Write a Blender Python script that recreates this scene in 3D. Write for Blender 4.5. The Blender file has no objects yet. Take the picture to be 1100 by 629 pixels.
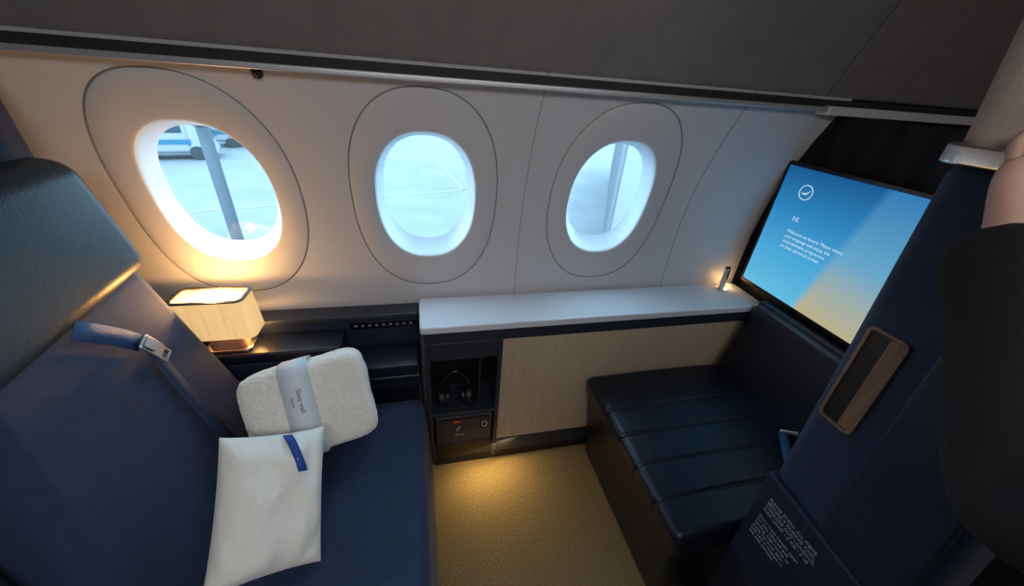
import bpy, bmesh, math, random
from mathutils import Vector, Matrix, Euler, noise
random.seed(3)
S = bpy.context.scene
COL = S.collection

# ------------------------------------------------------------ materials
def new_mat(name):
    m = bpy.data.materials.new(name); m.use_nodes = True
    nt = m.node_tree
    return m, nt, nt.nodes['Principled BSDF']

def mat(name, col, rough=.5, metal=0., bump=0., bscale=200., var=0., vscale=6., spec=.5, sheen=0., stretch=None, coat=0.):
    m, nt, b = new_mat(name)
    b.inputs['Base Color'].default_value = (*col, 1)
    b.inputs['Roughness'].default_value = rough
    b.inputs['Metallic'].default_value = metal
    b.inputs['Specular IOR Level'].default_value = spec
    b.inputs['Sheen Weight'].default_value = sheen
    b.inputs['Coat Weight'].default_value = coat
    tc = nt.nodes.new('ShaderNodeTexCoord')
    mp = nt.nodes.new('ShaderNodeMapping')
    nt.links.new(tc.outputs['Object'], mp.inputs[0])
    if stretch: mp.inputs['Scale'].default_value = stretch
    if var > 0:
        n = nt.nodes.new('ShaderNodeTexNoise'); n.inputs['Scale'].default_value = vscale; n.inputs['Detail'].default_value = 6
        nt.links.new(mp.outputs[0], n.inputs[0])
        r = nt.nodes.new('ShaderNodeValToRGB')
        r.color_ramp.elements[0].position = .3; r.color_ramp.elements[1].position = .7
        r.color_ramp.elements[0].color = (*[c*(1-var) for c in col], 1)
        r.color_ramp.elements[1].color = (*[min(1, c*(1+var)) for c in col], 1)
        nt.links.new(n.outputs[0], r.inputs[0]); nt.links.new(r.outputs[0], b.inputs['Base Color'])
    if bump > 0:
        n2 = nt.nodes.new('ShaderNodeTexNoise'); n2.inputs['Scale'].default_value = bscale; n2.inputs['Detail'].default_value = 4
        nt.links.new(mp.outputs[0], n2.inputs[0])
        bp = nt.nodes.new('ShaderNodeBump'); bp.inputs['Strength'].default_value = bump; bp.inputs['Distance'].default_value = .004
        nt.links.new(n2.outputs[0], bp.inputs['Height']); nt.links.new(bp.outputs[0], b.inputs['Normal'])
    return m

def emis(name, col, s):
    m, nt, b = new_mat(name)
    b.inputs['Base Color'].default_value = (*col, 1)
    b.inputs['Emission Color'].default_value = (*col, 1)
    b.inputs['Emission Strength'].default_value = s
    return m

M_wall = mat('sidewall_plastic', (.60, .585, .60), .45, bump=.04, bscale=500)
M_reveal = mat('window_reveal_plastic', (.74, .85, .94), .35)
M_seam = mat('panel_gap', (.03, .03, .035), .8)
M_groove = mat('oval_gap', (.27, .265, .275), .8)
M_bin = mat('bin_fabric', (.185, .168, .155), .75, bump=.25, bscale=600, var=.08, vscale=20)
M_trim = mat('trim_metal', (.62, .61, .62), .35, metal=.6)
M_trimdark = mat('trim_shadow_gap', (.015, .015, .018), .7)
M_navy = mat('navy_fabric', (.009, .023, .070), .75, bump=.35, bscale=700, var=.18, vscale=40, sheen=.12)
M_navy2 = mat('navy_panel', (.010, .020, .050), .5, bump=.15, bscale=600, var=.1, vscale=30)
M_leather = mat('dark_navy_leather', (.005, .008, .019), .33, bump=.25, bscale=260, var=.1)
M_tealleather = mat('teal_leather', (.008, .024, .038), .42, bump=.2, bscale=260)
M_black = mat('black_panel', (.006, .006, .009), .5)
M_blackgloss = mat('black_gloss', (.004, .004, .006), .12)
M_curtain = mat('black_curtain', (.005, .006, .009), .9)
M_carpet = mat('carpet', (.25, .185, .088), .95, bump=.9, bscale=350, var=.30, vscale=120, sheen=.2)
M_white = mat('white_tabletop', (.72, .75, .80), .16, coat=.5)
M_slate = mat('slate_cabinet', (.020, .027, .042), .42)
M_silver = mat('brushed_silver', (.72, .70, .67), .22, metal=1.)
M_beige = mat('beige_pillar', (.46, .38, .31), .7, bump=.3, bscale=500, var=.06)
M_cloth_w = mat('white_pillow_cotton', (.88, .87, .80), .9, bump=.4, bscale=60, sheen=.3)
M_fleece = mat('cream_fleece', (.90, .87, .78), .95, bump=.8, bscale=150, var=.04, vscale=90, sheen=.6)
M_paper = mat('paper_band', (.72, .77, .82), .7)
M_blue = mat('blue_ribbon', (.01, .06, .30), .6)
M_strap = mat('seatbelt_webbing', (.035, .10, .25), .5, bump=.5, bscale=500)
M_text_d = mat('dark_print', (.04, .05, .08), .6)
M_text_w = mat('white_print', (.6, .62, .68), .6)
M_skin = mat('skin', (.60, .36, .28), .55, bump=.1, bscale=120, var=.06)
M_jacket = mat('black_jacket', (.006, .006, .008), .9, bump=.6, bscale=150, var=.2)
M_trouser = mat('dark_trousers', (.012, .014, .022), .85)
M_hair = mat('brown_hair', (.03, .018, .01), .7, bump=.6, bscale=120, stretch=(1, 1, .2))
M_shoe = mat('shoe_leather', (.01, .01, .01), .4)
M_eye = mat('eye_white', (.8, .8, .8), .2)
M_red = mat('red_print', (.8, .06, .02), .5)
M_btn = mat('button_grey', (.25, .26, .28), .4)

def wood(name, c1, c2, axis='z', em=0.):
    m, nt, b = new_mat(name)
    tc = nt.nodes.new('ShaderNodeTexCoord'); mp = nt.nodes.new('ShaderNodeMapping')
    nt.links.new(tc.outputs['Object'], mp.inputs[0])
    mp.inputs['Scale'].default_value = (45, 45, 2.5) if axis == 'z' else (2.5, 45, 45)
    n = nt.nodes.new('ShaderNodeTexNoise'); n.inputs['Scale'].default_value = 2.2; n.inputs['Detail'].default_value = 8
    nt.links.new(mp.outputs[0], n.inputs[0])
    r = nt.nodes.new('ShaderNodeValToRGB')
    r.color_ramp.elements[0].position = .3; r.color_ramp.elements[1].position = .7
    r.color_ramp.elements[0].color = (*c1, 1); r.color_ramp.elements[1].color = (*c2, 1)
    nt.links.new(n.outputs[0], r.inputs[0]); nt.links.new(r.outputs[0], b.inputs['Base Color'])
    b.inputs['Roughness'].default_value = .5
    if em:
        nt.links.new(r.outputs[0], b.inputs['Emission Color']); b.inputs['Emission Strength'].default_value = em
    return m
M_wood = wood('pale_oak', (.49, .38, .26), (.56, .45, .32))
M_wood_d = wood('walnut_handle', (.17, .10, .06), (.29, .18, .115))
M_shade = wood('lit_veneer_shade', (.82, .50, .20), (.95, .64, .30), em=.72)

# ------------------------------------------------------------ mesh helpers
def link(ob, parent=None):
    COL.objects.link(ob)
    if parent: ob.parent = parent
    return ob
def empty(name):
    e = bpy.data.objects.new(name, None); COL.objects.link(e); e.empty_display_size = .1; return e
def mesh_ob(name, verts, faces, mats, parent=None, smooth=False, fm=None):
    me = bpy.data.meshes.new(name); me.from_pydata([tuple(v) for v in verts], [], faces); me.update()
    if not isinstance(mats, (list, tuple)): mats = [mats]
    for m in mats: me.materials.append(m)
    if fm:
        for p, i in zip(me.polygons, fm): p.material_index = i
    bm = bmesh.new(); bm.from_mesh(me); bmesh.ops.recalc_face_normals(bm, faces=bm.faces); bm.to_mesh(me); bm.free()
    if smooth:
        for p in me.polygons: p.use_smooth = True
    return link(bpy.data.objects.new(name, me), parent)
def bevel(ob, w, seg=4):
    if w > 0:
        b = ob.modifiers.new('b', 'BEVEL'); b.width = w; b.segments = seg; b.limit_method = 'ANGLE'; b.angle_limit = .5
        for p in ob.data.polygons: p.use_smooth = True
        ob.modifiers.new('wn', 'WEIGHTED_NORMAL')
    return ob
def hexa(name, bot, top, m, parent=None, bev=0., seg=4):
    ob = mesh_ob(name, list(bot)+list(top), [(0, 3, 2, 1), (4, 5, 6, 7), (0, 1, 5, 4), (1, 2, 6, 5), (2, 3, 7, 6), (3, 0, 4, 7)], m, parent)
    return bevel(ob, bev, seg)
def box(name, x0, x1, y0, y1, z0, z1, m, parent=None, bev=0., seg=3):
    return hexa(name, [(x0, y0, z0), (x1, y0, z0), (x1, y1, z0), (x0, y1, z0)], [(x0, y0, z1), (x1, y0, z1), (x1, y1, z1), (x0, y1, z1)], m, parent, bev, seg)
def rrect(a, b, r, n=8):
    pts = []
    for k, (sx, sy) in enumerate([(1, 1), (-1, 1), (-1, -1), (1, -1)]):
        for i in range(n+1):
            t = math.pi/2*(k+i/n)
            pts.append((sx*(a-r)+r*math.cos(t), sy*(b-r)+r*math.sin(t)))
    return pts
def prism(name, pts, fn, d, m, parent=None, bev=0.):
    n = len(pts)
    v = [fn(u, w, 0) for u, w in pts]+[fn(u, w, d) for u, w in pts]
    f = [tuple(range(n)), tuple(range(n, 2*n))]+[(i, (i+1) % n, n+(i+1) % n, n+i) for i in range(n)]
    return bevel(mesh_ob(name, v, f, m, parent), bev, 3)
def ringprism(name, outer, inner, fn, d, m, parent=None):
    n = len(outer)
    v = [fn(*p, 0) for p in outer]+[fn(*p, d) for p in outer]+[fn(*p, d) for p in inner]+[fn(*p, 0) for p in inner]
    f = []
    for k in range(4):
        for i in range(n):
            j = (i+1) % n; k2 = (k+1) % 4
            f.append((k*n+i, k*n+j, k2*n+j, k2*n+i))
    return mesh_ob(name, v, f, m, parent)
def tube(name, p0, p1, r, m, parent=None, seg=32, r2=None, bev=0.):
    p0, p1 = Vector(p0), Vector(p1); d = (p1-p0); L = d.length; q = d.to_track_quat('Z', 'Y')
    v = []
    for z, rr in ((0, r), (L, r2 if r2 else r)):
        for i in range(seg):
            a = 2*math.pi*i/seg; v.append(p0+q@Vector((rr*math.cos(a), rr*math.sin(a), z)))
    f = [tuple(range(seg)), tuple(range(seg, 2*seg))]+[(i, (i+1) % seg, seg+(i+1) % seg, seg+i) for i in range(seg)]
    ob = mesh_ob(name, v, f, m, parent); return bevel(ob, bev, 3)
def ribbon(name, pts, wdir, w, m, parent=None, th=.002):
    pts = [Vector(p) for p in pts]; wd = Vector(wdir).normalized()*w/2
    v = []; f = []
    for p in pts: v += [p-wd, p+wd]
    for i in range(len(pts)-1): f.append((2*i, 2*i+1, 2*i+3, 2*i+2))
    ob = mesh_ob(name, v, f, m, parent, smooth=True)
    s = ob.modifiers.new('s', 'SOLIDIFY'); s.thickness = th; s.offset = 0
    return ob
def skin(name, V, E, R, m, parent=None, sub=2, root=0):
    me = bpy.data.meshes.new(name); me.from_pydata(V, E, []); me.update(); me.materials.append(m)
    ob = link(bpy.data.objects.new(name, me), parent)
    md = ob.modifiers.new('skin', 'SKIN'); md.use_smooth_shade = True
    for i, r in enumerate(R):
        sv = me.skin_vertices[0].data[i]; sv.radius = r if isinstance(r, tuple) else (r, r); sv.use_root = (i == root)
    s = ob.modifiers.new('sub', 'SUBSURF'); s.levels = sub; s.render_levels = sub
    return ob
def text(name, body, size, origin, ux, uy, m, parent=None, spacing=1.):
    cu = bpy.data.curves.new(name, 'FONT'); cu.body = body; cu.size = size; cu.extrude = .0004; cu.space_line = spacing
    cu.materials.append(m)
    ob = link(bpy.data.objects.new(name, cu), parent)
    ux, uy = Vector(ux).normalized(), Vector(uy).normalized(); uz = ux.cross(uy)
    M = Matrix((ux, uy, uz)).transposed().to_4x4(); M.translation = Vector(origin)
    ob.matrix_world = M
    return ob

# ------------------------------------------------------------ sidewall + windows
def prof(z): return 1.315-.45*max(0, z-1.0)**2
N = 96
def sup(cx, cz, a, b, n=2.35):
    out = []
    for i in range(N):
        t = 2*math.pi*i/N; c, s = math.cos(t), math.sin(t)
        out.append((cx+a*math.copysign(abs(c)**(2/n), c), cz+b*math.copysign(abs(s)**(2/n), s)))
    return out
def rectring(cx, cz, x0, x1, z0, z1, base):
    out = []
    for (px, pz) in base:
        dx, dz = px-cx, pz-cz
        ks = []
        if dx > 1e-6: ks.append((x1-cx)/dx)
        if dx < -1e-6: ks.append((x0-cx)/dx)
        if dz > 1e-6: ks.append((z1-cz)/dz)
        if dz < -1e-6: ks.append((z0-cz)/dz)
        k = min(ks); out.append([cx+dx*k, cz+dz*k])
    for c in ((x0, z0), (x0, z1), (x1, z0), (x1, z1)):
        i = min(range(N), key=lambda j: (out[j][0]-c[0])**2+(out[j][1]-c[1])**2); out[i] = list(c)
    return out
WC = [-.614, .014, .694]; ZC = 1.222
XB = [-1.62, -.300, .355, 1.050]
wv, wf = [], []
for k, cx in enumerate(WC):
    base = sup(cx, ZC, .242, .343)
    rect = rectring(cx, ZC, XB[k]+(.001 if k == 2 else 0), XB[k+1]-(.001 if k else 0), .68, 1.62, base)
    o = len(wv); R = 7
    for r in range(R+1):
        t = r/R
        for i in range(N):
            x = base[i][0]*(1-t)+rect[i][0]*t; z = base[i][1]*(1-t)+rect[i][1]*t
            wv.append((x, prof(z), z))
    for r in range(R):
        for i in range(N):
            j = (i+1) % N
            wf.append((o+r*N+i, o+r*N+j, o+(r+1)*N+j, o+(r+1)*N+i))
def gridwall(x0, x1, z0, z1, nz=12, off=0., V=None, F=None):
    o = len(V)
    for k in range(nz+1):
        z = z0+(z1-z0)*k/nz
        V += [(x0, prof(z)+off, z), (x1, prof(z)+off, z)]
    for k in range(nz): F.append((o+2*k, o+2*k+1, o+2*k+3, o+2*k+2))
gridwall(1.052, 1.44, .68, 1.62, V=wv, F=wf)
gridwall(-1.62, 1.44, 0, .68, 3, V=wv, F=wf)
wall = mesh_ob('wall_window_side', wv, wf, M_wall, smooth=True)
sv, sf = [], []
for x in (.355, 1.051, 1.438):
    gridwall(x-.010, x+.010, .68, 1.62, off=.004, V=sv, F=sf)
mesh_ob('trim_1', sv, sf, mat('panel_joint', (.12, .12, .13), .8), smooth=True)
sv, sf = [], []
gridwall(-.32, -.28, .68, 1.62, 24, off=.0012, V=sv, F=sf)
mesh_ob('wall_joint_strip', sv, sf, M_wall, smooth=True)
wv, wf = [], []
gridwall(1.44, 2.45, 0, 1.62, V=wv, F=wf)
mesh_ob('wall_window_side_galley', wv, wf, M_curtain)

def glass_mat():
    m = bpy.data.materials.new('tinted_window_pane'); m.use_nodes = True; nt = m.node_tree; nt.nodes.clear()
    o = nt.nodes.new('ShaderNodeOutputMaterial'); mx = nt.nodes.new('ShaderNodeMixShader')
    t = nt.nodes.new('ShaderNodeBsdfTransparent'); t.inputs[0].default_value = (.62, .82, .95, 1)
    g = nt.nodes.new('ShaderNodeBsdfGlossy'); g.inputs['Roughness'].default_value = .05
    mx.inputs[0].default_value = .03
    nt.links.new(t.outputs[0], mx.inputs[1]); nt.links.new(g.outputs[0], mx.inputs[2]); nt.links.new(mx.outputs[0], o.inputs[0])
    return m
M_glass = glass_mat()
for k, cx in enumerate(WC):
    e = empty('window_%d' % (k+1))
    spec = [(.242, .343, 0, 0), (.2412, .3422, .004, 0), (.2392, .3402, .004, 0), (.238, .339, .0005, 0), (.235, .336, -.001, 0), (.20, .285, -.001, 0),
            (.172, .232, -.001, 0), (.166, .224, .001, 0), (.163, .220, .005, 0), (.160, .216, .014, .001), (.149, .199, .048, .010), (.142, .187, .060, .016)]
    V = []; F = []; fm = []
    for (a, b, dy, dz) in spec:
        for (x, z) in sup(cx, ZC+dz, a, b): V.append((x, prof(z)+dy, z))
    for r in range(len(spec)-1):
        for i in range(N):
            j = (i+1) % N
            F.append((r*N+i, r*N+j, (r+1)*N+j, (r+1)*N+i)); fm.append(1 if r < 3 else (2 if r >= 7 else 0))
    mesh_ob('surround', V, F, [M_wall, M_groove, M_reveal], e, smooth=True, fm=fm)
    ring = sup(cx, ZC+.016, .143, .188)
    V = [(x, prof(z)+.0605, z) for x, z in ring]+[(cx, prof(ZC)+.0605, ZC+.016)]
    mesh_ob('pane', V, [(i, (i+1) % N, N) for i in range(N)], M_glass, e, smooth=True)

# ------------------------------------------------------------ shell
box('floor', -1.62, 2.45, -1.3, 1.34, -.06, 0, M_carpet)
box('ceiling', -1.62, 2.45, -1.3, 1.34, 2.15, 2.2, mat('ceiling_panel', (.45, .43, .41), .7))
box('wall_aisle', -1.62, 2.45, -1.34, -1.3, 0, 2.15, mat('aisle_wall', (.45, .43, .42), .6))
box('wall_aft', -1.66, -1.62, -1.3, 1.34, 0, 2.15, M_navy2)
box('wall_forward', 2.45, 2.49, -1.3, 1.34, 0, 2.15, M_bin)
P = [(1.30, 1.625), (1.155, 1.612), (1.150, 1.620), (1.142, 1.64), (1.10, 1.76), (1.05, 1.87), (.97, 1.99), (.86, 2.09), (.70, 2.15), (1.36, 2.15), (1.36, 1.62)]
def binseg(name, x0, x1, parent):
    n = len(P); V = [(x0, y, z) for y, z in P]+[(x1, y, z) for y, z in P]
    F = [tuple(range(n)), tuple(range(n, 2*n))]+[(i, (i+1) % n, n+(i+1) % n, n+i) for i in range(n)]
    return bevel(mesh_ob(name, V, F, M_bin, parent), .004, 2)
e = empty('overhead_bin')
binseg('bin_door', -1.62, 1.336, e); binseg('bin_end_door', 1.341, 2.45, e)
box('bin_gap', 1.334, 1.343, 1.16, 1.3, 1.63, 2.1, M_seam, e)
e = empty('trim_2')
box('dark_strip', -1.62, 2.3, 1.14, 1.20, 1.590, 1.612, M_trimdark, e)
box('metal_strip', -1.62, 2.12, 1.122, 1.185, 1.576, 1.590, M_trim, e, .003)
box('metal_end_cover', 1.335, 2.12, 1.119, 1.187, 1.566, 1.594, mat('trim_metal_bright', (.80, .78, .76), .4, metal=.3), e, .003)
tube('latch', (-.38, 1.158, 1.576), (-.38, 1.17, 1.560), .012, M_black, e, bev=.004)

# forward partition wall (behind screen)
e = empty('curtain_partition')
box('board', 1.475, 1.52, .0, 1.30, .0, 1.565, M_black, e, .006)
V = []; F = []
nn = 160
for i in range(nn+1):
    y = .15+1.09*i/nn
    x = 1.466+.005*math.sin(i*.42)
    V += [(x, y, .86), (x, y, 1.56)]
for i in range(nn): F.append((2*i, 2*i+1, 2*i+3, 2*i+2))
mesh_ob('curtain_folds', V, F, M_curtain, e, smooth=True)

# ------------------------------------------------------------ television
e = empty('television_screen')
fnx = lambda u, v, w: (1.405+.028-w, u, v)
prism('housing', [(.815+u, 1.138+v) for u, v in rrect(.435, .262, .012)], fnx, .028, mat('tv_bezel', (.004, .004, .006), .3), e, .003)
m, nt, b = new_mat('tv_picture')
tc = nt.nodes.new('ShaderNodeTexCoord'); sep = nt.nodes.new('ShaderNodeSeparateXYZ'); nt.links.new(tc.outputs['Generated'], sep.inputs[0])
def mth(op, a, bb):
    n = nt.nodes.new('ShaderNodeMath'); n.operation = op
    for i, q in enumerate((a, bb)):
        if isinstance(q, (int, float)): n.inputs[i].default_value = q
        else: nt.links.new(q, n.inputs[i])
    return n.outputs[0]
def ramp(stops):
    r = nt.nodes.new('ShaderNodeValToRGB'); E = r.color_ramp.elements
    E[0].position = stops[0][0]; E[0].color = (*stops[0][1], 1); E[1].position = stops[-1][0]; E[1].color = (*stops[-1][1], 1)
    for p_, c_ in stops[1:-1]:
        el = E.new(p_); el.color = (*c_, 1)
    return r
gy = mth('SUBTRACT', 1., sep.outputs['Y'])
gz = sep.outputs['Z']
r1 = ramp([(0., (.12, .50, .74)), (.35, (.07, .38, .68)), (.7, (.025, .22, .50)), (1., (.008, .10, .28))])
nt.links.new(gz, r1.inputs[0])
r2 = ramp([(0., (.50, .43, .25)), (.22, (.36, .42, .38)), (.5, (.13, .38, .58)), (1., (.03, .20, .46))])
nt.links.new(gz, r2.inputs[0])
edge = mth('ADD', gy, mth('MULTIPLY', gz, -.12))
ms = nt.nodes.new('ShaderNodeMapRange'); ms.inputs[1].default_value = .30; ms.inputs[2].default_value = .335; nt.links.new(edge, ms.inputs[0])
mix = nt.nodes.new('ShaderNodeMixRGB'); nt.links.new(ms.outputs[0], mix.inputs[0]); nt.links.new(r1.outputs[0], mix.inputs[1]); nt.links.new(r2.outputs[0], mix.inputs[2])
b.inputs['Base Color'].default_value = (0, 0, 0, 1); b.inputs['Roughness'].default_value = .5; b.inputs['Specular IOR Level'].default_value = .15
nt.links.new(mix.outputs[0], b.inputs['Emission Color']); b.inputs['Emission Strength'].default_value = 1.0
M_tv = m
box('picture', 1.4035, 1.4047, .395, 1.235, .893, 1.385, M_tv, e)
M_tvt = emis('tv_text', (.6, .82, .95), .6)
text('title', 'Hi', .028, (1.4025, 1.130, 1.195), (0, -1, 0), (0, 0, 1), M_tvt, e)
text('body', 'Welcome on board. Please select\nyour language and enjoy the\nentertainment programme\non your personal screen.', .017, (1.4025, 1.130, 1.150), (0, -1, 0), (0, 0, 1), M_tvt, e, 1.2)
circ = [(math.cos(2*math.pi*i/48), math.sin(2*math.pi*i/48)) for i in range(48)]
ringprism('logo_ring', [(1.125+.028*a, 1.305+.028*c) for a, c in circ], [(1.125+.0245*a, 1.305+.0245*c) for a, c in circ], lambda u, v, w: (1.4032-w, u, v), .001, M_tvt, e)
mesh_ob('logo_bird', [(1.4022, 1.143, 1.300), (1.4022, 1.122, 1.305), (1.4022, 1.106, 1.318), (1.4022, 1.118, 1.298), (1.4022, 1.130, 1.296)], [(0, 1, 4), (1, 2, 3), (1, 3, 4)], M_tvt, e)

# ------------------------------------------------------------ console / sideboard
e = empty('console_cabinet')
prism('tabletop', [(.70+u, 1.200+v) for u, v in rrect(.735, .104, .018)], lambda u, v, w: (u, v, .792+w), .030, M_white, e, .006)
box('apron', -.02, 1.44, 1.112, 1.30, .735, .792, M_slate, e, .003)
box('base_plinth', -.005, 1.44, 1.14, 1.30, 0, .165, M_black, e)
box('plinth_lip', -.01, 1.44, 1.118, 1.15, .075, .16, M_slate, e, .004)
box('oak_door', .275, 1.44, 1.118, 1.14, .163, .735, M_wood, e, .002)
box('cabinet_core', .27, 1.44, 1.14, 1.30, .16, .74, M_black, e)
box('tower_side_left', -.022, -.004, 1.108, 1.30, .06, .737, M_slate, e, .003)
box('tower_side_right', .255, .273, 1.108, 1.30, .06, .737, M_slate, e, .003)
box('tower_back', -.004, .255, 1.28, 1.30, .06, .737, M_black, e)
box('niche_header', -.004, .255, 1.112, 1.28, .655, .737, M_slate, e, .003)
box('niche_bottom', -.004, .255, 1.108, 1.28, .355, .372, M_slate, e, .002)
box('niche_shelf_rail', .185, .192, 1.125, 1.28, .372, .655, M_slate, e, .002)
box('drawer', .004, .247, 1.106, 1.27, .190, .348, M_slate, e, .006)
box('drawer_slot', .02, .235, 1.1035, 1.1065, .330, .337, M_black, e)
box('lower_drawer', .004, .247, 1.112, 1.27, .085, .180, M_black, e, .005)
box('label_plate', .195, .232, 1.103, 1.1065, .265, .315, M_blackgloss, e, .002)
ringprism('plate_icon', rrect(.011, .016, .004), rrect(.008, .013, .003), lambda u, v, w: (.213+u, 1.1028-w, .290+v), .0006, M_text_w, e)
box('red_mark', .080, .110, 1.1025, 1.107, .314, .324, M_red, e)
text('drawer_text', 'life vest', .014, (.085, 1.1045, .235), (1, 0, 0), (0, 0, 1), M_text_w, e)
skin('drawer_pictogram', [(.092, 1.105, .262), (.100, 1.105, .275), (.108, 1.105, .290)], [(0, 1), (1, 2)], [.002, .003, .003], M_text_w, e, 1)

e = empty('headphones')
hx, hy = .092, 1.165
pts = []
for i in range(13):
    a = math.pi*i/12; pts.append((hx+.058*math.cos(a), hy-.02*math.sin(a), .47+.10*math.sin(a)))
skin('headband', pts, [(i, i+1) for i in range(12)], [.010]*13, M_blackgloss, e, 2)
for s in (-1, 1):
    tube('ear_cup_%d' % (s+2), (hx+s*.040, hy, .415), (hx+s*.073, hy, .415), .040, M_black, e, bev=.010)
    tube('ear_pad_%d' % (s+2), (hx+s*.022, hy, .415), (hx+s*.042, hy, .415), .036, M_leather, e, bev=.007)
    skin('yoke_%d' % (s+2), [(hx+s*.058, hy, .475), (hx+s*.060, hy, .445)], [(0, 1)], [.009, .009], M_blackgloss, e, 1)
cp = [(.05, 1.15, .385), (.06, 1.13, .379), (.10, 1.125, .378), (.15, 1.13, .378), (.17, 1.16, .380)]
skin('cable', cp, [(i, i+1) for i in range(4)], [.004]*5, M_black, e, 2)

e = empty('reading_lamp')
tube('base', (1.325, 1.250, .822), (1.325, 1.250, .830), .026, M_silver, e, bev=.002)
tube('stem', (1.325, 1.250, .829), (1.322, 1.250, .930), .0125, M_silver, e, bev=.004)
tube('rim', (1.322, 1.250, .930), (1.3218, 1.250, .934), .011, M_black, e)
box('light_pad', 1.345, 1.395, 1.262, 1.296, .822, .828, emis('warm_pad', (1, .62, .25), 1.0), e, .002)

# ------------------------------------------------------------ side ledge behind left seat
e = empty('side_ledge')
box('ledge_top', -.90, -.040, 1.236, 1.312, .775, .800, M_slate, e, .006)
box('ledge_front', -.90, -.040, 1.245, 1.30, .50, .775, M_navy2, e, .003)
box('lamp_shelf', -.90, -.305, 1.122, 1.245, .70, .745, M_leather, e, .012)
box('shelf_body', -.90, -.31, 1.128, 1.245, .0, .70, M_navy2, e, .006)
box('control_strip', -.290, -.045, 1.240, 1.246, .735, .768, M_blackgloss, e, .002)
for i in range(9):
    box('button_%d' % i, -.275+i*.025, -.265+i*.025, 1.237, 1.241, .748, .756, M_btn, e, .001)
box('armrest_pad', -.305, -.040, 1.104, 1.243, .600, .662, M_leather, e, .016)
box('armrest_body', -.300, -.040, 1.110, 1.243, .0, .600, M_leather, e, .010)
box('armrest_seam', -.301, -.039, 1.106, 1.112, .560, .566, M_black, e)

# ------------------------------------------------------------ table lamp
e = empty('table_lamp')
cx, cy = -.655, 1.176
def tub(pts_o, pts_i, z0, z1, nm, m, sx=0):
    return ringprism(nm, pts_o, pts_i, lambda u, v, w: (u+sx*(w), v, z0+w), z1-z0, m, e)
o_ = [(cx+u, cy+v) for u, v in rrect(.102, .052, .024)]; i_ = [(cx+u, cy+v) for u, v in rrect(.097, .047, .020)]
tub(o_, i_, .810, .945, 'shade', M_shade, -.06)
ring = [(cx+u-.008, cy+v) for u, v in rrect(.104, .0535, .025)]; ringi = [(cx+u-.008, cy+v) for u, v in rrect(.094, .044, .019)]
tub(ring, ringi, .945, .950, 'shade_rim', M_black)
prism('diffuser', [(cx+u-.008, cy+v) for u, v in rrect(.097, .046, .020)], lambda u, v, w: (u, v, .932+w), .004, emis('lamp_diffuser', (1., .66, .30), 1.2), e)
prism('foot', [(cx+u, cy+v) for u, v in rrect(.07, .04, .02)], lambda u, v, w: (u, v, .745+w), .012, M_silver, e, .002)
prism('pedestal', [(cx+u, cy+v) for u, v in rrect(.055, .028, .02)], lambda u, v, w: (u, v, .757+w), .056, M_wood_d, e, .002)
tube('bulb', (cx, cy, .83), (cx, cy, .885), .014, emis('bulb_glow', (1, .6, .25), 6), e, bev=.004)

# ------------------------------------------------------------ left seat
e = empty('reclining_armchair')
hexa('base', [(-.62, .12, 0), (-.012, .12, 0), (-.012, 1.098, 0), (-.62, 1.098, 0)], [(-.62, .12, .40), (-.03, .12, .40), (-.03, 1.098, .40), (-.62, 1.098, .40)], M_navy, e, .01)
hexa('seat_cushion', [(-.66, .13, .395), (-.022, .13, .395), (-.028, 1.09, .395), (-.66, 1.09, .395)], [(-.66, .13, .49), (-.020, .13, .510), (-.040, 1.09, .515), (-.66, 1.09, .49)], M_navy, e, .035, 6)
hexa('backrest', [(-.80, .38, .44), (-.80, 1.108, .44), (-.545, 1.108, .44), (-.545, .38, .44)],
     [(-.885, .63, 1.12), (-.885, 1.118, 1.12), (-.768, 1.118, 1.10), (-.780, .63, 1.09)], M_navy, e, .045, 6)
hexa('headrest', [(-.895, .52, 1.03), (-.895, 1.135, 1.06), (-.735, 1.130, 1.085), (-.750, .56, 1.02)],
     [(-.905, .58, 1.36), (-.905, 1.135, 1.375), (-.800, 1.130, 1.365), (-.820, .58, 1.35)], M_tealleather, e, .05, 8)
hexa('side_shell', [(-.905, .15, 0), (-.63, .15, 0), (-.63, .40, 0), (-.905, .60, 0)],
     [(-.905, .15, .93), (-.64, .15, .66), (-.64, .40, .70), (-.905, .62, .97)], M_black, e, .02)
def bk(y, h, off=.006):
    x = -.545-(h-.44)*(.225/.655)
    return (x+off*.93, y, h+off*.38)
ribbon('belt_upper', [bk(.835, 1.060, .010), bk(.865, 1.03, .010), bk(.900, .990, .010), bk(.925, .955, .010)], (.05, .65, .75), .044, M_strap, e)
ribbon('belt_lower', [bk(.935, .920, .009), bk(.925, .86, .009), bk(.91, .78, .009), bk(.90, .68, .009), bk(.89, .585, .009)], (0, 1, .12), .040, mat('belt_dark', (.015, .03, .08), .6), e)
bc = Vector(bk(.930, .935, .016))
ux = Vector((0, .93, .25)).normalized(); nn_ = Vector((.93, 0, .38)).normalized(); ux = (ux-nn_*ux.dot(nn_)).normalized(); uy = nn_.cross(ux)
fb = lambda u, v, w: bc+ux*u+uy*v+nn_*w
prism('buckle_plate', rrect(.022, .027, .008), fb, .008, M_silver, e, .003)
prism('buckle_lift', [(u, v+.006) for u, v in rrect(.016, .015, .005)], lambda u, v, w: fb(u, v, w+.008), .005, mat('buckle_steel', (.5, .52, .55), .3, metal=1), e, .002)
ringprism('buckle_tongue', [(u, v-.038) for u, v in rrect(.019, .013, .005)], [(u, v-.038) for u, v in rrect(.013, .006, .003)], fb, .005, M_silver, e)

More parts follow.
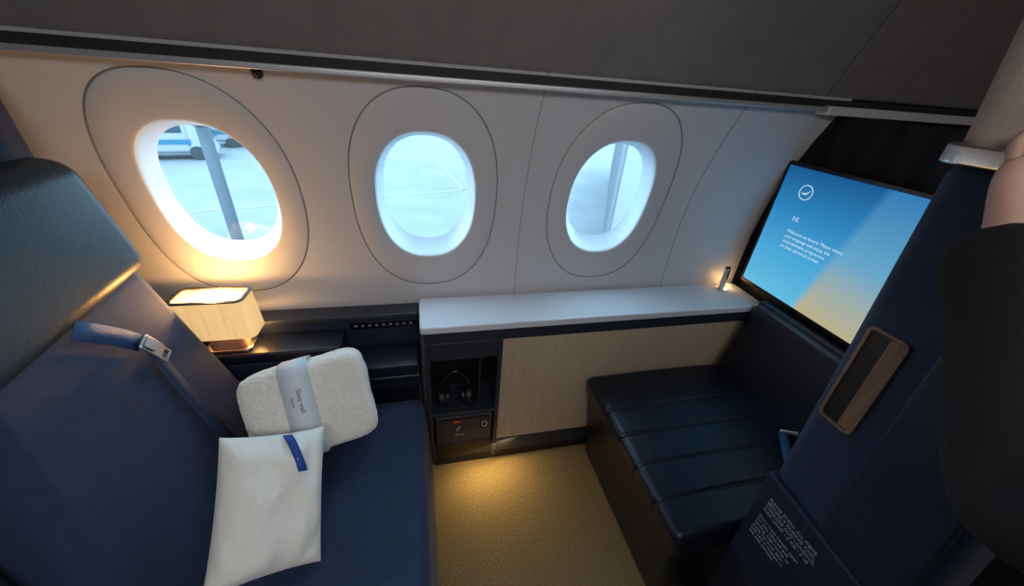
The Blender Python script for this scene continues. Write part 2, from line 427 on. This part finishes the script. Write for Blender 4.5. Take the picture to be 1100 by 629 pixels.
e = empty('seat_shell_partition')
hexa('panel', [(-.97, .05, 0), (-.912, .05, 0), (-.912, 1.230, 0), (-.97, 1.230, 0)], [(-.97, .05, 1.50), (-.912, .05, 1.50), (-.912, 1.175, 1.55), (-.97, 1.175, 1.55)], M_navy, e, .02)

# ------------------------------------------------------------ ottoman seat at the right
e = empty('ottoman_bench')
hexa('bench_base', [(.735, .45, 0), (1.36, .45, 0), (1.36, 1.10, 0), (.735, 1.10, 0)], [(.675, .45, .40), (1.36, .45, .40), (1.36, 1.10, .40), (.675, 1.10, .40)], M_leather, e, .012)
ys = [.43, .545, .665, .785, .905, 1.100]
def groove(y):
    d = min(abs(y-q) for q in ys[1:-1]); return .0065*math.exp(-(d/.005)**2)
def cs():
    pts = [(.672, .392, (-1, 0), 0.)]
    pts += [(.668, .41, (-1, 0), 0.), (.660, .44, (-1, 0), .1), (.653, .470, (-1, 0), .5), (.650, .485, (-1, .1), .8)]
    for k in range(1, 8):
        a = math.pi-math.pi/2*k/8; pts.append((.678+.028*math.cos(a), .485+.028*math.sin(a), (math.cos(a), math.sin(a)), 1.))
    for k in range(11): pts.append((.678+(1.32-.678)*k/10, .513+.006*math.sin(math.pi*k/10), (0, 1), 1.))
    return pts
CS = cs(); V = []; F = []
yl = [ys[0]+(ys[-1]-ys[0])*i/240 for i in range(241)]
for y in yl:
    endr = min(y-ys[0], ys[-1]-y); er = .022
    sh = er-math.sqrt(max(0, er*er-(er-min(er, endr))**2)) if endr < er else 0
    for (x, z, n, gk) in CS:
        g = groove(y)*gk+sh
        V.append((x-n[0]*g, y, z-n[1]*g))
nc = len(CS)
for i in range(240):
    for k in range(nc-1): F.append((i*nc+k, i*nc+k+1, (i+1)*nc+k+1, (i+1)*nc+k))
F.append(tuple(range(nc))); F.append(tuple(240*nc+k for k in range(nc)))
mesh_ob('quilted_cushion', V, F, M_leather, e, smooth=True)
hexa('bench_back', [(1.285, .30, .49), (1.40, .30, .49), (1.40, 1.092, .49), (1.285, 1.092, .49)], [(1.355, .30, .865), (1.43, .30, .865), (1.43, 1.092, .865), (1.355, 1.092, .865)], M_leather, e, .03, 6)
tube('belt_anchor', (1.270, .70, .520), (1.300, .66, .545), .009, M_silver, e, bev=.002)
ribbon('bench_belt', [(1.10, .46, .5245), (1.20, .60, .5225), (1.27, .69, .522)], (.7, -.5, 0), .03, M_strap, e)

# ------------------------------------------------------------ right door partition
e = empty('suite_door_partition')
hexa('panel', [(.85, .03, 0), (.97, .03, 0), (.97, .388, 0), (.85, .388, 0)], [(.85, .20, 1.535), (.97, .20, 1.535), (.97, .478, 1.535), (.85, .478, 1.535)], M_navy, e, .03, 6)
hexa('inner_leaf', [(.840, .05, 0), (.86, .05, 0), (.86, .255, 0), (.840, .255, 0)], [(.840, .215, 1.50), (.86, .215, 1.50), (.86, .335, 1.50), (.840, .335, 1.50)], M_navy2, e, .006)
hexa('literature_pocket', [(.826, .08, .10), (.86, .08, .10), (.86, .398, .10), (.826, .398, .10)], [(.832, .13, .745), (.86, .13, .745), (.86, .432, .775), (.832, .432, .775)], M_navy2, e, .008)
fp = lambda u, v, w: (.850-w, u+(v-1.115)*.03, v)
ro = [(.392+u, 1.115+v) for u, v in rrect(.036, .117, .012)]; ri = [(.392+u, 1.115+v) for u, v in rrect(.030, .111, .008)]
ringprism('handle_frame', ro, ri, fp, .005, M_wood_d, e)
prism('handle_recess', ri, lambda u, v, w: fp(u, v, w-.001), .0022, M_black, e)
prism('handle_grip', [(.374+u, 1.115+v) for u, v in rrect(.0125, .109, .004)], lambda u, v, w: fp(u, v, w+.001), .003, M_wood_d, e, .001)
lab = "PLEASE STOW ALL ITEMS\nSECURELY DURING TAXI,\nTAKE-OFF AND LANDING.\nMAX LOAD 1.5 KG / 3 LB\n\nDoor must remain open\nfor taxi, take-off and\nlanding. Use handle to\nclose the suite door.\nLife vest is located in\nthe side console."
text('label', lab, .0118, (.8255, .392, .715), (0, -1, 0), (0, 0, 1), mat('label_print', (.38, .42, .52), .6), e, 1.15)
prism('silver_cap', [(.915+u, .395+v) for u, v in rrect(.085, .100, .05)], lambda u, v, w: (u, v, 1.530+w), .030, M_silver, e, .004)
prism('pillar', [(u, v) for u, v in rrect(.070, .090, .060)], lambda u, v, w: (.925+u, .405+v+w*.12, 1.56+w), .59, M_beige, e)

# ------------------------------------------------------------ pillow & blanket
def cushion(name, C, ax, ay, sx, sy, T, m, parent, n=56, pinch=.10, wr=.006, seed=1, boxy=4.):
    ax = Vector(ax).normalized(); ay = Vector(ay); ay = (ay-ax*ay.dot(ax)).normalized(); az = ax.cross(ay)
    C = Vector(C); V = []; F = []
    for side in (1, -1):
        for i in range(n+1):
            for j in range(n+1):
                u = math.sin((-1+2*i/n)*math.pi/2); v = math.sin((-1+2*j/n)*math.pi/2)
                k = (1-abs(u)**boxy)*(1-abs(v)**boxy)
                t = T/2*(max(k, 0)**.5)
                px = u*sx/2*(1-pinch*(1-v*v)*.9); py = v*sy/2*(1-pinch*(1-u*u)*.9)
                w = noise.noise(Vector((u*1.8+seed, v*1.8, side*3)))*wr*2+noise.noise(Vector((u*4+seed, v*3.5, side*7)))*wr*.6
                w += -.004*math.exp(-((u-v*.6+.25)/.09)**2)*min(1, k*2)
                V.append(C+ax*px+ay*py+az*(side*t+w*min(1, k*3)))
    o = (n+1)**2
    for s in (0, 1):
        for i in range(n):
            for j in range(n):
                a = s*o+i*(n+1)+j; q = (a, a+1, a+n+2, a+n+1); F.append(q if s else q[::-1])
    ob = mesh_ob(name, V, F, m, parent, smooth=True)
    bm = bmesh.new(); bm.from_mesh(ob.data); bmesh.ops.remove_doubles(bm, verts=bm.verts, dist=.0002); bmesh.ops.recalc_face_normals(bm, faces=bm.faces); bm.to_mesh(ob.data); bm.free()
    for p in ob.data.polygons: p.use_smooth = True
    return ob, (C, ax, ay, az)
def softroll(name, C, A, B, Z_, a, b, c, m, parent, seed=0, folds=(), n=5., fluff=.002):
    bm = bmesh.new(); bmesh.ops.create_cube(bm, size=2.); bmesh.ops.subdivide_edges(bm, edges=bm.edges, cuts=79, use_grid_fill=True)
    for v in bm.verts:
        d = Vector([math.tan(q*math.pi/4) for q in v.co])
        k = (abs(d.x)**n+abs(d.y)**n+abs(d.z)**n)**(1/n); q = d/k
        g = 0
        rim = max(abs(q.x), abs(q.y))
        for f in folds:
            wob = .05*noise.noise(Vector((q.x*2, q.y*2, seed)))
            g += .085*math.exp(-((q.z-f-wob)/.07)**2)*min(1, max(0, (rim-.72)/.15))
        nz = noise.noise(q*1.6+Vector((seed, 0, 0)))*.035+noise.noise(q*4+Vector((0, seed, 0)))*.008
        q = q*(1-g+nz)
        w = Vector(C)+A*q.x*a+B*q.y*b+Z_*q.z*c
        fl = noise.noise(w*90)*fluff+noise.noise(w*190)*fluff*.7
        v.co = w+(A*q.x/a+B*q.y/b+Z_*q.z/c).normalized()*fl
    me = bpy.data.meshes.new(name); bm.to_mesh(me); bm.free(); me.materials.append(m)
    for p in me.polygons: p.use_smooth = True
    return link(bpy.data.objects.new(name, me), parent)
e = empty('pillow')
PS = dict(sx=.235, sy=.325, T=.130, boxy=3.0, pinch=.06)
ob, (C, ax, ay, az) = cushion('pillow_body', (-.400, .640, .658), (.339, .134, -.150), (-.060, .414, .402), PS['sx'], PS['sy'], PS['T'], M_cloth_w, e, pinch=PS['pinch'], wr=.009, seed=4, boxy=PS['boxy'])
def onp(u, v, off):
    k = (1-abs(u)**PS['boxy'])*(1-abs(v)**PS['boxy'])
    return C+ax*(u*PS['sx']/2*(1-PS['pinch']*(1-v*v)*.9))+ay*(v*PS['sy']/2*(1-PS['pinch']*(1-u*u)*.9))+az*(PS['T']/2*k**.5+off)
ribbon('blue_tab', [onp(.18+.26*t, .97-.58*t, .006+.006*t) for t in [i/8 for i in range(9)]], ax, .020, M_blue, e, .003)

e = empty('folded_blanket')
bax, bay = (.94, .25, .06), (-.03, .52, .85)
bC = (-.370, .950, .668)
A = Vector(bax).normalized(); B = Vector(bay); B = (B-A*B.dot(A)).normalized(); Z_ = A.cross(B)
softroll('blanket_body', Vector(bC), A, B, Z_, .172, .140, .082, M_fleece, e, seed=5, folds=(-.55, -.02, .48), n=6.5)
bandpts = []
for i in range(65):
    t = 2*math.pi*i/64; c, s = math.cos(t), math.sin(t)
    k = (abs(c)**6+abs(s)**6)**(-1/6)
    bandpts.append(Vector(bC)+B*(.146*c*k)+Z_*(.087*s*k)-A*.022)
ribbon('paper_band', bandpts, A, .080, M_paper, e, .0015)
tc0 = Vector(bC)+Z_*.0885-A*.022
text('band_text', 'Sleep well', .018, tc0-A*.002+B*.070, -B, A, M_text_d, e)
text('band_text_small', 'blanket', .010, tc0-A*.020+B*.05, -B, A, M_text_d, e)

# ------------------------------------------------------------ person at the right edge
e = empty('person_standing')
px, py = .68, -.085
V = [(px, py, .95), (px, py, 1.10), (px, py+.01, 1.28), (px, py+.01, 1.42),
     (px-.125, py+.03, 1.405), (.628, .092, 1.205), (.688, .205, 1.355), (.738, .318, 1.478),
     (px+.135, py+.0, 1.42), (px+.150, py-.05, 1.15), (px+.145, py-.01, .93)]
E = [(0, 1), (1, 2), (2, 3), (3, 4), (4, 5), (5, 6), (6, 7), (3, 8), (8, 9), (9, 10)]
R = [(.145, .115), (.14, .11), (.145, .12), (.11, .09), (.080, .080), (.072, .072), (.066, .066), (.062, .062), (.072, .072), (.056, .056), (.040, .040)]
skin('jacket', V, E, R, M_jacket, e, 2)
V = [(px, py, .93), (px-.09, py, .88), (px-.10, py+.01, .50), (px-.10, py-.01, .09), (px+.09, py, .88), (px+.10, py+.01, .50), (px+.10, py-.01, .09)]
skin('trousers', V, [(0, 1), (1, 2), (2, 3), (0, 4), (4, 5), (5, 6)], [(.14, .11), .095, .065, .05, .095, .065, .05], M_trouser, e, 2)
for s in (-1, 1):
    hexa('shoe_%d' % (s+2), [(px+s*.10-.045, py-.10, 0), (px+s*.10+.045, py-.10, 0), (px+s*.10+.045, py+.17, 0), (px+s*.10-.045, py+.17, 0)],
         [(px+s*.10-.038, py-.09, .10), (px+s*.10+.038, py-.09, .10), (px+s*.10+.035, py+.14, .05), (px+s*.10-.035, py+.14, .05)], M_shoe, e, .022, 4)
skin('neck', [(px, py+.01, 1.44), (px, py+.02, 1.56)], [(0, 1)], [.06, .055], M_skin, e, 2)
V = []; F = []; nu, nv = 48, 32
hc = Vector((px, py+.03, 1.655))
for j in range(nv+1):
    ph = math.pi*j/nv
    for i in range(nu):
        th = 2*math.pi*i/nu
        x = .076*math.sin(ph)*math.cos(th); y = .098*math.sin(ph)*math.sin(th); z = .118*math.cos(ph)
        if z < 0:
            x *= 1-.30*(-z/.118)**1.5
            if y < 0: y *= 1-.35*(-z/.118)
        if y > 0:
            y += .024*math.exp(-(x/.012)**2-((z+.012)/.022)**2)+.010*math.exp(-(x/.022)**2-((z+.060)/.010)**2)+.010*math.exp(-(x/.025)**2-((z+.098)/.018)**2)
            y -= .010*math.exp(-((abs(x)-.032)/.014)**2-((z-.010)/.014)**2)
        V.append(hc+Vector((x, y, z)))
for j in range(nv):
    for i in range(nu):
        F.append((j*nu+i, j*nu+(i+1) % nu, (j+1)*nu+(i+1) % nu, (j+1)*nu+i))
mesh_ob('head', V, F, M_skin, e, smooth=True)
V2 = [hc+(v-hc)*1.09+Vector((0, -.004, .006)) for v in V]
F2 = [f for f in F if (lambda c: (c.z > .055 or (c.y < .0 and c.z > -.05)))(sum((V[i]-hc for i in f), Vector())/4)]
h = mesh_ob('hair', V2, F2, M_hair, e, smooth=True); so = h.modifiers.new('s', 'SOLIDIFY'); so.thickness = .012
skin('mouth', [tuple(hc+Vector((-.020, .070, -.062))), tuple(hc+Vector((0, .0805, -.061))), tuple(hc+Vector((.020, .070, -.062)))], [(0, 1), (1, 2)], [.003, .0045, .003], mat('lips', (.42, .16, .13), .5), e, 2)
for s in (-1, 1):
    tube('ear_%d' % (s+2), hc+Vector((s*.070, .0, -.005)), hc+Vector((s*.086, -.008, .0)), .024, M_skin, e, bev=.006)
    tube('eye_%d' % (s+2), hc+Vector((s*.031, .080, .010)), hc+Vector((s*.031, .0885, .010)), .010, M_eye, e, bev=.003)
    tube('iris_%d' % (s+2), hc+Vector((s*.031, .0875, .010)), hc+Vector((s*.031, .0895, .010)), .005, M_text_d, e)
skin('left_palm', [(.732, .288, 1.440), (.762, .322, 1.490), (.782, .342, 1.528), (.796, .350, 1.560)], [(0, 1), (1, 2), (2, 3)], [(.028, .028), (.028, .026), (.038, .022), (.034, .018)], M_skin, e, 2)
for k in range(4):
    y = .318+.0215*k; l = [.85, 1., .98, .80][k]
    ch = [(.788, .347*.5+y*.5, 1.545), (.800, y, 1.572), (.800+.028*l, y+.004, 1.586), (.800+.048*l, y+.002, 1.582), (.800+.060*l, y-.006, 1.572)]
    skin('left_finger_%d' % k, ch, [(i, i+1) for i in range(4)], [.0115, .011, .010, .009, .0078], M_skin, e, 2)
skin('left_thumb', [(.768, .312, 1.505), (.796, .290, 1.530), (.818, .276, 1.552), (.836, .270, 1.572)], [(0, 1), (1, 2), (2, 3)], [.014, .013, .011, .009], M_skin, e, 2)
rw = Vector((px+.145, py, .91))
skin('right_palm', [tuple(rw), tuple(rw+Vector((0, .01, -.05))), tuple(rw+Vector((0, .015, -.09)))], [(0, 1), (1, 2)], [(.026, .020), (.020, .036), (.017, .036)], M_skin, e, 2)
for k in range(4):
    y = -.018+.021*k; l = [.8, .95, 1., .92][k]
    skin('right_finger_%d' % k, [tuple(rw+Vector((0, y+.01, -.085))), tuple(rw+Vector((-.004, y+.012, -.085-.04*l))), tuple(rw+Vector((-.016, y+.012, -.085-.068*l))), tuple(rw+Vector((-.03, y+.01, -.085-.085*l)))], [(0, 1), (1, 2), (2, 3)], [.0095, .009, .0085, .007], M_skin, e, 2)
skin('right_thumb', [tuple(rw+Vector((0, .03, -.03))), tuple(rw+Vector((-.012, .055, -.06))), tuple(rw+Vector((-.02, .058, -.09)))], [(0, 1), (1, 2)], [.012, .011, .009], M_skin, e, 2)

# ------------------------------------------------------------ outside world
GZ = -3.4
M_apron = mat('apron_concrete', (.150, .160, .170), .9, var=.10, vscale=.5)
box('ground_apron', -120, 120, 3, 220, GZ-.2, GZ, M_apron)
M_line = mat('apron_paint', (.20, .21, .22), .8)
for i, (x0, y0, x1, y1) in enumerate(((-18, 12, 6, 20), (3.5, 8, 1.0, 26))):
    d = Vector((x1-x0, y1-y0, 0)); nrm = Vector((-d.y, d.x, 0)).normalized()*.08
    a, b_ = Vector((x0, y0, GZ+.01)), Vector((x1, y1, GZ+.01))
    mesh_ob('apron_marking' + ('' if i == 0 else '.%03d' % i), [a-nrm, b_-nrm, b_+nrm, a+nrm], [(0, 1, 2, 3)], M_line)
M_vw = mat('van_white', (.24, .26, .28), .5); M_vb = mat('van_blue', (.02, .11, .18), .5); M_vg = mat('van_glass', (.02, .04, .06), .3); M_ty = mat('tyre', (.03, .035, .04), .8)
def van(x, y, rot, m):
    e = empty('airport_van')
    box('body', -2.4, 1.5, -1, 1, .35, 2.2, m, e, .2)
    hexa('cab', [(1.4, -.98, .35), (2.6, -.95, .35), (2.6, .95, .35), (1.4, .98, .35)], [(1.4, -.9, 2.15), (1.8, -.85, 2.1), (1.8, .85, 2.1), (1.4, .9, 2.15)], m, e, .12)
    hexa('windscreen', [(2.45, -.8, 1.1), (2.52, -.8, 1.1), (2.52, .8, 1.1), (2.45, .8, 1.1)], [(1.9, -.75, 2.0), (1.97, -.75, 2.0), (1.97, .75, 2.0), (1.9, .75, 2.0)], M_vg, e)
    box('side_glass', -2.0, 1.3, -1.02, 1.02, 1.35, 1.9, M_vg, e, .05); box('stripe', -2.41, 1.51, -1.015, 1.015, .8, 1.05, M_vb, e)
    for wx in (-1.5, 1.7):
        for wy in (-1, .8): tube('wheel', (wx, wy, .35), (wx, wy+.2, .35), .35, M_ty, e)
    e.location = (x, y, GZ); e.rotation_euler = (0, 0, rot)
van(-13.5, 24.5, .3, M_vw); van(-17.5, 31, .2, M_vb); van(-10.5, 29.5, .5, M_vw)
e = empty('apron_mast')
M_mast = mat('mast_grey', (.07, .085, .10), .6)
tube('column', (-4.95, 10.8, GZ), (-4.95, 10.8, .3), .14, M_mast, e); tube('foot', (-4.95, 10.8, GZ), (-4.95, 10.8, GZ+.25), .34, M_mast, e)
tube('lamp_head', (-4.95, 10.8, .3), (-4.95, 10.3, .45), .22, M_mast, e)
e = empty('boarding_bridge')
M_br = mat('bridge_metal', (.20, .215, .225), .5); M_rib = mat('bridge_rib', (.11, .125, .14), .6)
hexa('tunnel', [(5.0, 9, -2.6), (7.2, 9, -2.6), (14, 22, -2.6), (11.6, 22, -2.6)], [(5.0, 9, 1.5), (7.2, 9, 1.5), (14, 22, 1.5), (11.6, 22, 1.5)], M_br, e, .1)
for i in range(26):
    t = i/26; x = 5.0+6.6*t-.06; y = 9+13*t
    box('rib_%d' % i, x-.05, x+.05, y-.05, y+.05, -2.6, 1.5, M_rib, e)
tube('bridge_leg', (8.3, 13.5, GZ), (8.3, 13.5, -2.6), .3, M_mast, e)

# ------------------------------------------------------------ lights
w = bpy.data.worlds.new('World'); S.world = w; w.use_nodes = True
bg = w.node_tree.nodes['Background']; bg.inputs[0].default_value = (.66, .86, 1, 1); bg.inputs[1].default_value = 7.0
def light(name, typ, loc, energy, col, target=None, **kw):
    l = bpy.data.lights.new(name, typ); l.energy = energy; l.color = col
    for k, v in kw.items(): setattr(l, k, v)
    o = bpy.data.objects.new(name, l); COL.objects.link(o); o.location = loc
    if target is not None: o.rotation_euler = (Vector(target)-Vector(loc)).to_track_quat('-Z', 'Y').to_euler()
    return o
light('sun', 'SUN', (0, -10, 20), 2.0, (1, .96, .90), (3, 12, -3), angle=.01)
light('aisle_ceiling_light', 'AREA', (.25, -.50, 2.10), 21, (.97, .97, 1), (.25, .3, 0), shape='RECTANGLE', size=1.8, size_y=.6)
light('lamp_bulb_light', 'POINT', (cx-.01, cy, .962), 3.2, (1, .53, .17), shadow_soft_size=.012)
light('lamp_down_light', 'POINT', (cx+.075, cy, .79), .5, (1, .53, .18), shadow_soft_size=.012)
light('console_pad_light', 'POINT', (1.37, 1.272, .845), .13, (1, .6, .25), shadow_soft_size=.01)
light('footwell_light', 'AREA', (.26, 1.10, .150), 1.5, (1, .66, .24), (.29, .97, 0), shape='RECTANGLE', size=.30, size_y=.02)

# ------------------------------------------------------------ camera
X = Vector((.9741, .0485, -.2205)).normalized(); Y = Vector((-.2158, .5008, -.8382)); Y = (Y-X*Y.dot(X)).normalized(); Z = X.cross(Y)
cam = bpy.data.cameras.new('camera'); cam.sensor_width = 36; cam.lens = 400/1100*36; cam.sensor_fit = 'HORIZONTAL'; cam.clip_start = .02; cam.clip_end = 500
co = bpy.data.objects.new('camera', cam); COL.objects.link(co)
M = Matrix((X, Y, Z)).to_4x4(); M.translation = Vector((0, 0, 1.6)); co.matrix_world = M
S.camera = co
S.view_settings.view_transform = 'Standard'
